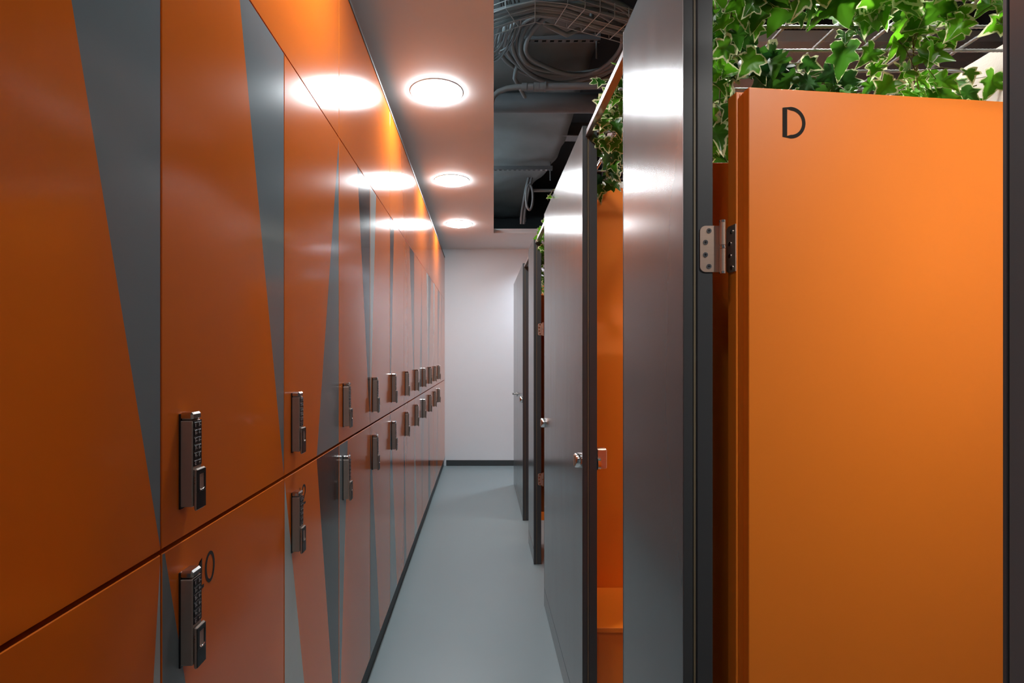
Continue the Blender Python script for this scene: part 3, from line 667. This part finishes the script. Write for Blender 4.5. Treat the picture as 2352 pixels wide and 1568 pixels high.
# cable loops
def loop(label, c, rx, ry, n, r, gap, name, m=M['cable'], tilt=0.0, rot=0.0, dz=0.011, z=1.9, twist=0.0):
    t = thing(name, label, 'cable coil', (c[0], c[1], CH+z), 'coiled cables in the open ceiling')
    for i in range(n):
        mb = MB(); pts = []
        for k in range(64):
            a = 2*PI*k/64; w = gap*(i-(n-1)/2)*(1+0.35*math.sin(a+i))
            x = (rx+w)*math.cos(a); y = (ry+w)*math.sin(a)+0.015*math.sin(2*a+i); xr = x*math.cos(rot)-y*math.sin(rot); yr = x*math.sin(rot)+y*math.cos(rot)
            pts.append((c[0]+xr, c[1]+yr, CH+z+dz*(i % 3)+tilt*y+0.012*math.sin(3*a+i*1.3)))
        mb.tube(pts, r, 8, closed=True); mb.build('cable', m, t)
loop('large loop of thick grey cables lying flat above the round duct', (0.515, 2.98, 0), 0.325, 0.40, 6, 0.0125, 0.026, 'cable_loop', z=1.72, rot=-0.35, tilt=0.05)
loop('coil of many thin cables cut off by the ceiling edge', (0.035, 2.64, 0), 0.105, 0.30, 11, 0.0042, 0.0105, 'cable_coil', z=1.64, rot=0.0, tilt=0.0)
# wire basket tray and its cables
hb = 1.56
path = [Vector((-0.35, 2.62, CH+hb)), Vector((0.02, 2.53, CH+hb)), Vector((0.14, 2.46, CH+hb+.0)), Vector((0.24, 2.42, CH+hb)), Vector((0.36, 2.44, CH+hb)), Vector((0.80, 2.62, CH+hb)), Vector((1.4, 2.86, CH+hb))]
def resample(P, st):
    out = [P[0]]; 
    for i in range(len(P)-1):
        k = max(1, int((P[i+1]-P[i]).length/st)); out += [P[i].lerp(P[i+1], j/k) for j in range(1, k+1)]
    return out
def offp(P, dx, dz):
    o = []
    for i, p in enumerate(P):
        t = (P[min(i+1, len(P)-1)]-P[max(i-1, 0)]).normalized(); s = Vector((-t.y, t.x, 0)).normalized(); o.append(p+s*dx+Vector((0, 0, dz)))
    return o
bt = thing('wire_basket_tray', 'wire basket tray carrying cables diagonally across the open ceiling', 'cable tray', (0.3, 2.45, CH+hb))
fine = resample(path, 0.03)
for dx, dz in ((-.075, 0), (-.025, 0), (.025, 0), (.075, 0), (-.078, .03), (.078, .03), (-.078, .058), (.078, .058)): m = MB(); m.tube(offp(fine, dx, dz), 0.0021, 6); m.build('long_wire', M['wire'], bt)
cr = resample(path, 0.075)
for i in range(0, len(cr), 1):
    P3 = []
    for dx, dz in ((-.078, .064), (-.078, .01), (-.072, -.002), (.072, -.002), (.078, .01), (.078, .064)): P3.append(offp(cr, dx, dz)[i])
    m = MB(); m.tube(P3, 0.0021, 6); m.build('cross_wire', M['wire'], bt)
for i in range(6):
    c = thing('tray_cable', ['first', 'second', 'third', 'fourth', 'fifth', 'last'][i]+' grey cable lying in the wire basket tray, counted from the viewer', 'cable', path[0], 'cables lying in the wire basket tray')
    mb = MB(); o = offp(fine, -.058+i*.023, .014+.01*(i % 2)); mb.tube([p+Vector((0, 0.006*math.sin(k*.35+i), .008*math.sin(k*.22+2*i))) for k, p in enumerate(o)], 0.010 if i % 2 else 0.0075, 10); mb.build('sheath', M['cable'], c)
# loose cables in the background
for i, pts in enumerate(([(0.10, 2.9, 1.95), (0.22, 3.1, 1.80), (0.20, 3.3, 1.72), (0.28, 3.5, 1.70)], [(0.30, 2.6, 1.62), (0.42, 2.66, 1.60), (0.55, 2.7, 1.68), (0.6, 2.9, 1.9)])):
    mb = MB(); P = [Vector((a, b, CH+c_)) for a, b, c_ in pts]; mb.tube(resample(P, .04), 0.012, 10)
    tag(mb.build('loose_cable', M['cable']), ['loose grey cable between the thin coil and the large cable loop', 'loose grey cable crossing the wire basket tray'][i], 'cable')
# perforated grille high over the ivy
gr = MB()
for i in range(26): gr.box(1.55, 2.1, 1.9+i*0.02, 1.909+i*0.02, CH+1.52, CH+1.524)
for i in range(28): gr.box(1.55+i*.02, 1.559+i*.02, 1.9, 2.41, CH+1.5205, CH+1.5235)
gg = tag(gr.build('perforated_grille', M['duct']), 'dark perforated metal grille high above the ivy at the top right', 'grille')
# ---------------------------------------------------------------- spotlights over the cubicles (above the frame)
def spot(x, y, z, tx, ty, tz, label, k=1.0):
    t = thing('ceiling_spotlight', label, 'spotlight', (x, y, z), 'spotlights over the cubicles')
    d = (Vector((tx, ty, tz))-Vector((x, y, z))).normalized(); p = Vector((x, y, z))
    m = MB(); m.tube([p-d*0.14, p-d*0.13, p, p+d*0.12], 0, 24, radii=[0.03, 0.052, 0.052, 0.052], caps=False); m.tube([p+d*0.004, p+d*0.119, p+d*0.1205], 0, 24, radii=[0.0485, 0.0485, 0.0518], caps=False)
    m.tube([p-d*0.138, p-d*0.139], 0.03, 24); m.build('housing', M['profile'], t)
    l = MB(); l.tube([p-d*0.002, p+d*0.001], 0.047, 24); l.build('lens', M['spot'] if k == 1 else emit('lit_spot_lens', (1.0, 0.97, 0.92), SPOT_E*k), t)
    s = MB(); s.tube([p-d*0.13, (p.x-d.x*.13, p.y-d.y*.13, 3.61)], 0.006, 8); s.build('drop_rod', M['profile'], t)
spot(1.10, 0.05, CH+1.20, 0.85, 1.0, CH+0.05, 'spotlight above the cubicle of the lettered door', 1.75)
spot(1.17, 1.28, CH+1.50, 1.45, 1.72, CH+0.82, 'added spotlight brightening the cream wall beside the ivy', 1.1)  # extra unseen lamp, added to brighten the cream wall
spot(1.00, 1.70, CH+1.38, 0.85, 2.2, CH+0.0, 'spotlight above the cubicle with the bench')
spot(1.12, 1.50, CH+1.50, 1.0, 1.12, CH+0.75, 'spotlight close above the ivy', 4.6)
spot(1.00, 4.55, CH+1.38, 0.80, 4.9, CH+0.0, 'spotlight above the farther cubicle')
